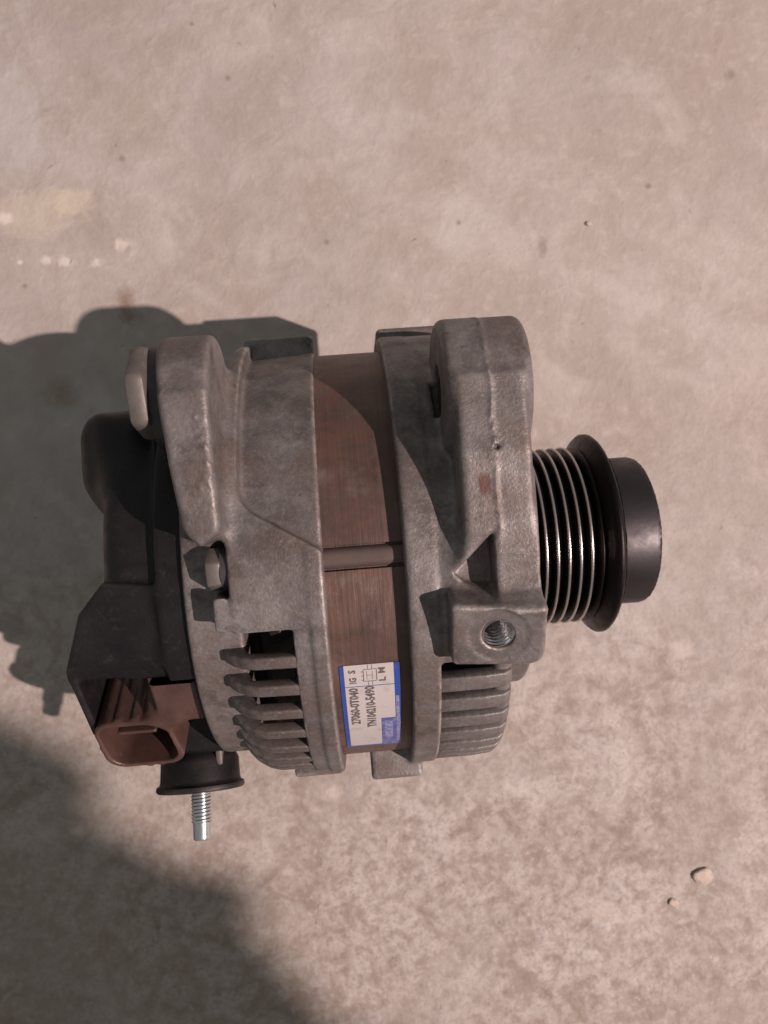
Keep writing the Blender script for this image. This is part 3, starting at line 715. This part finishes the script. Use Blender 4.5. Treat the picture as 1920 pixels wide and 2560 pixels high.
# ------------------------------------------------------------------ the photographer, crouching outside the picture; the head shades the near corner of the floor
def photographer():
    sh = Vector((-0.188, -0.214, 0.0)); hc = sh.lerp(lamp.location, 0.367)           # centre of the head, between its shadow and the bulb
    bx_, by_, hz_ = hc
    J = {}; E_ = []; R_ = {}
    def j(n, x, y, z, r, frm=None):
        J[n] = (bx_ + x, by_ + y, z); R_[n] = r
        if frm: E_.append((frm, n))
    k = hz_ / 0.85
    j('pelvis', 0.02, -0.52, 0.32, 0.15); j('belly', 0.02, -0.44, 0.46, 0.14, 'pelvis'); j('chest', 0.01, -0.30, 0.58 * k, 0.14, 'belly')
    j('neck', 0, -0.12, hz_ - 0.12, 0.056, 'chest'); j('jaw', 0, -0.01, hz_ - 0.06, 0.070, 'neck'); j('head', 0, 0.0, hz_ + 0.02, 0.092, 'jaw')
    for s, n in ((-1, 'l'), (1, 'r')):
        j('hip' + n, 0.02 + s * 0.10, -0.52, 0.31, 0.10, 'pelvis'); j('knee' + n, s * 0.17 + 0.02, -0.22, 0.40, 0.068, 'hip' + n)
        j('ank' + n, s * 0.14 + 0.02, -0.46, 0.085, 0.045, 'knee' + n); j('ball' + n, s * 0.15 + 0.02, -0.33, 0.045, 0.042, 'ank' + n); j('toe' + n, s * 0.155 + 0.02, -0.25, 0.038, 0.034, 'ball' + n)
        j('sho' + n, s * 0.17, -0.30, 0.63 * k, 0.062, 'chest'); j('elb' + n, s * 0.25, -0.36, 0.42, 0.046, 'sho' + n); j('wri' + n, s * 0.19, -0.22, 0.50, 0.030, 'elb' + n)
        j('palm' + n, s * 0.17, -0.17, 0.50, 0.030, 'wri' + n)
        for q in range(4):
            fx = s * (0.20 - 0.02 * q)
            j('fa%s%d' % (n, q), fx, -0.125, 0.48, 0.010, 'palm' + n); j('fb%s%d' % (n, q), fx, -0.11, 0.45, 0.009, 'fa%s%d' % (n, q))
        j('ta' + n, s * 0.125, -0.17, 0.48, 0.011, 'palm' + n); j('tb' + n, s * 0.11, -0.15, 0.46, 0.009, 'ta' + n)
    names = list(J); me = bpy.data.meshes.new('person'); me.from_pydata([J[n] for n in names], [(names.index(a), names.index(b_)) for a, b_ in E_], [])
    ob = bpy.data.objects.new('person', me); col.objects.link(ob)
    md = ob.modifiers.new('skin', 'SKIN'); ob.modifiers.new('sub', 'SUBSURF').levels = 2; ob.modifiers['sub'].render_levels = 2
    for i, n in enumerate(names):
        me.skin_vertices[0].data[i].radius = (R_[n], R_[n]); me.skin_vertices[0].data[i].use_root = n == 'pelvis'
    dg = bpy.context.evaluated_depsgraph_get(); m2 = bpy.data.meshes.new_from_object(ob.evaluated_get(dg)); bpy.data.objects.remove(ob)
    root = bpy.data.objects.new('person', None); col.objects.link(root); root.location = (bx_, by_ - 0.2, 0)
    root['label'] = 'person crouching beside the alternator with head bent towards it'; root['category'] = 'person'
    skin = flat('skin', (0.45, 0.27, 0.20), 0.5, None, 40); cloth = flat('dark_cloth', (0.05, 0.055, 0.07), 0.9, None, 60); hairm = flat('dark_hair', (0.02, 0.015, 0.012), 0.6, None, 200)
    body = finish('body', m2, skin, root, loc=-root.location)
    m2.materials.append(cloth)
    for p in m2.polygons:
        c_ = p.center
        hand = -0.20 < c_.y - by_ < -0.05 and 0.08 < abs(c_.x - bx_) < 0.23 and 0.425 < c_.z < 0.55
        p.material_index = 0 if (c_.z > hz_ - 0.12 and c_.y > by_ - 0.12) or hand else 1
    def blob(nm, c_, r, m_, par):
        bm = bmesh.new(); bmesh.ops.create_uvsphere(bm, u_segments=32, v_segments=20, radius=1.0)
        for v_ in bm.verts: v_.co = Vector((v_.co.x * r[0] + c_[0], v_.co.y * r[1] + c_[1], v_.co.z * r[2] + c_[2]))
        me_ = bpy.data.meshes.new(nm); bm.to_mesh(me_); bm.free(); return finish(nm, me_, m_, par, loc=(0, 0, 0))
    blob('hair', (bx_, by_ - 0.012, hz_ + 0.022), (0.098, 0.102, 0.104), hairm, body)
    blob('nose', (bx_, by_ + 0.088, hz_ - 0.022), (0.014, 0.022, 0.024), skin, body)
    blob('mouth', (bx_, by_ + 0.070, hz_ - 0.068), (0.026, 0.010, 0.008), flat('lips', (0.35, 0.15, 0.13)), body)
    for s in (-1, 1):
        blob('ear', (bx_ + s * 0.092, by_, hz_ - 0.02), (0.012, 0.020, 0.032), skin, body)
        blob('eye', (bx_ + s * 0.034, by_ + 0.082, hz_ + 0.0), (0.014, 0.012, 0.010), M_DARK, body)
photographer()
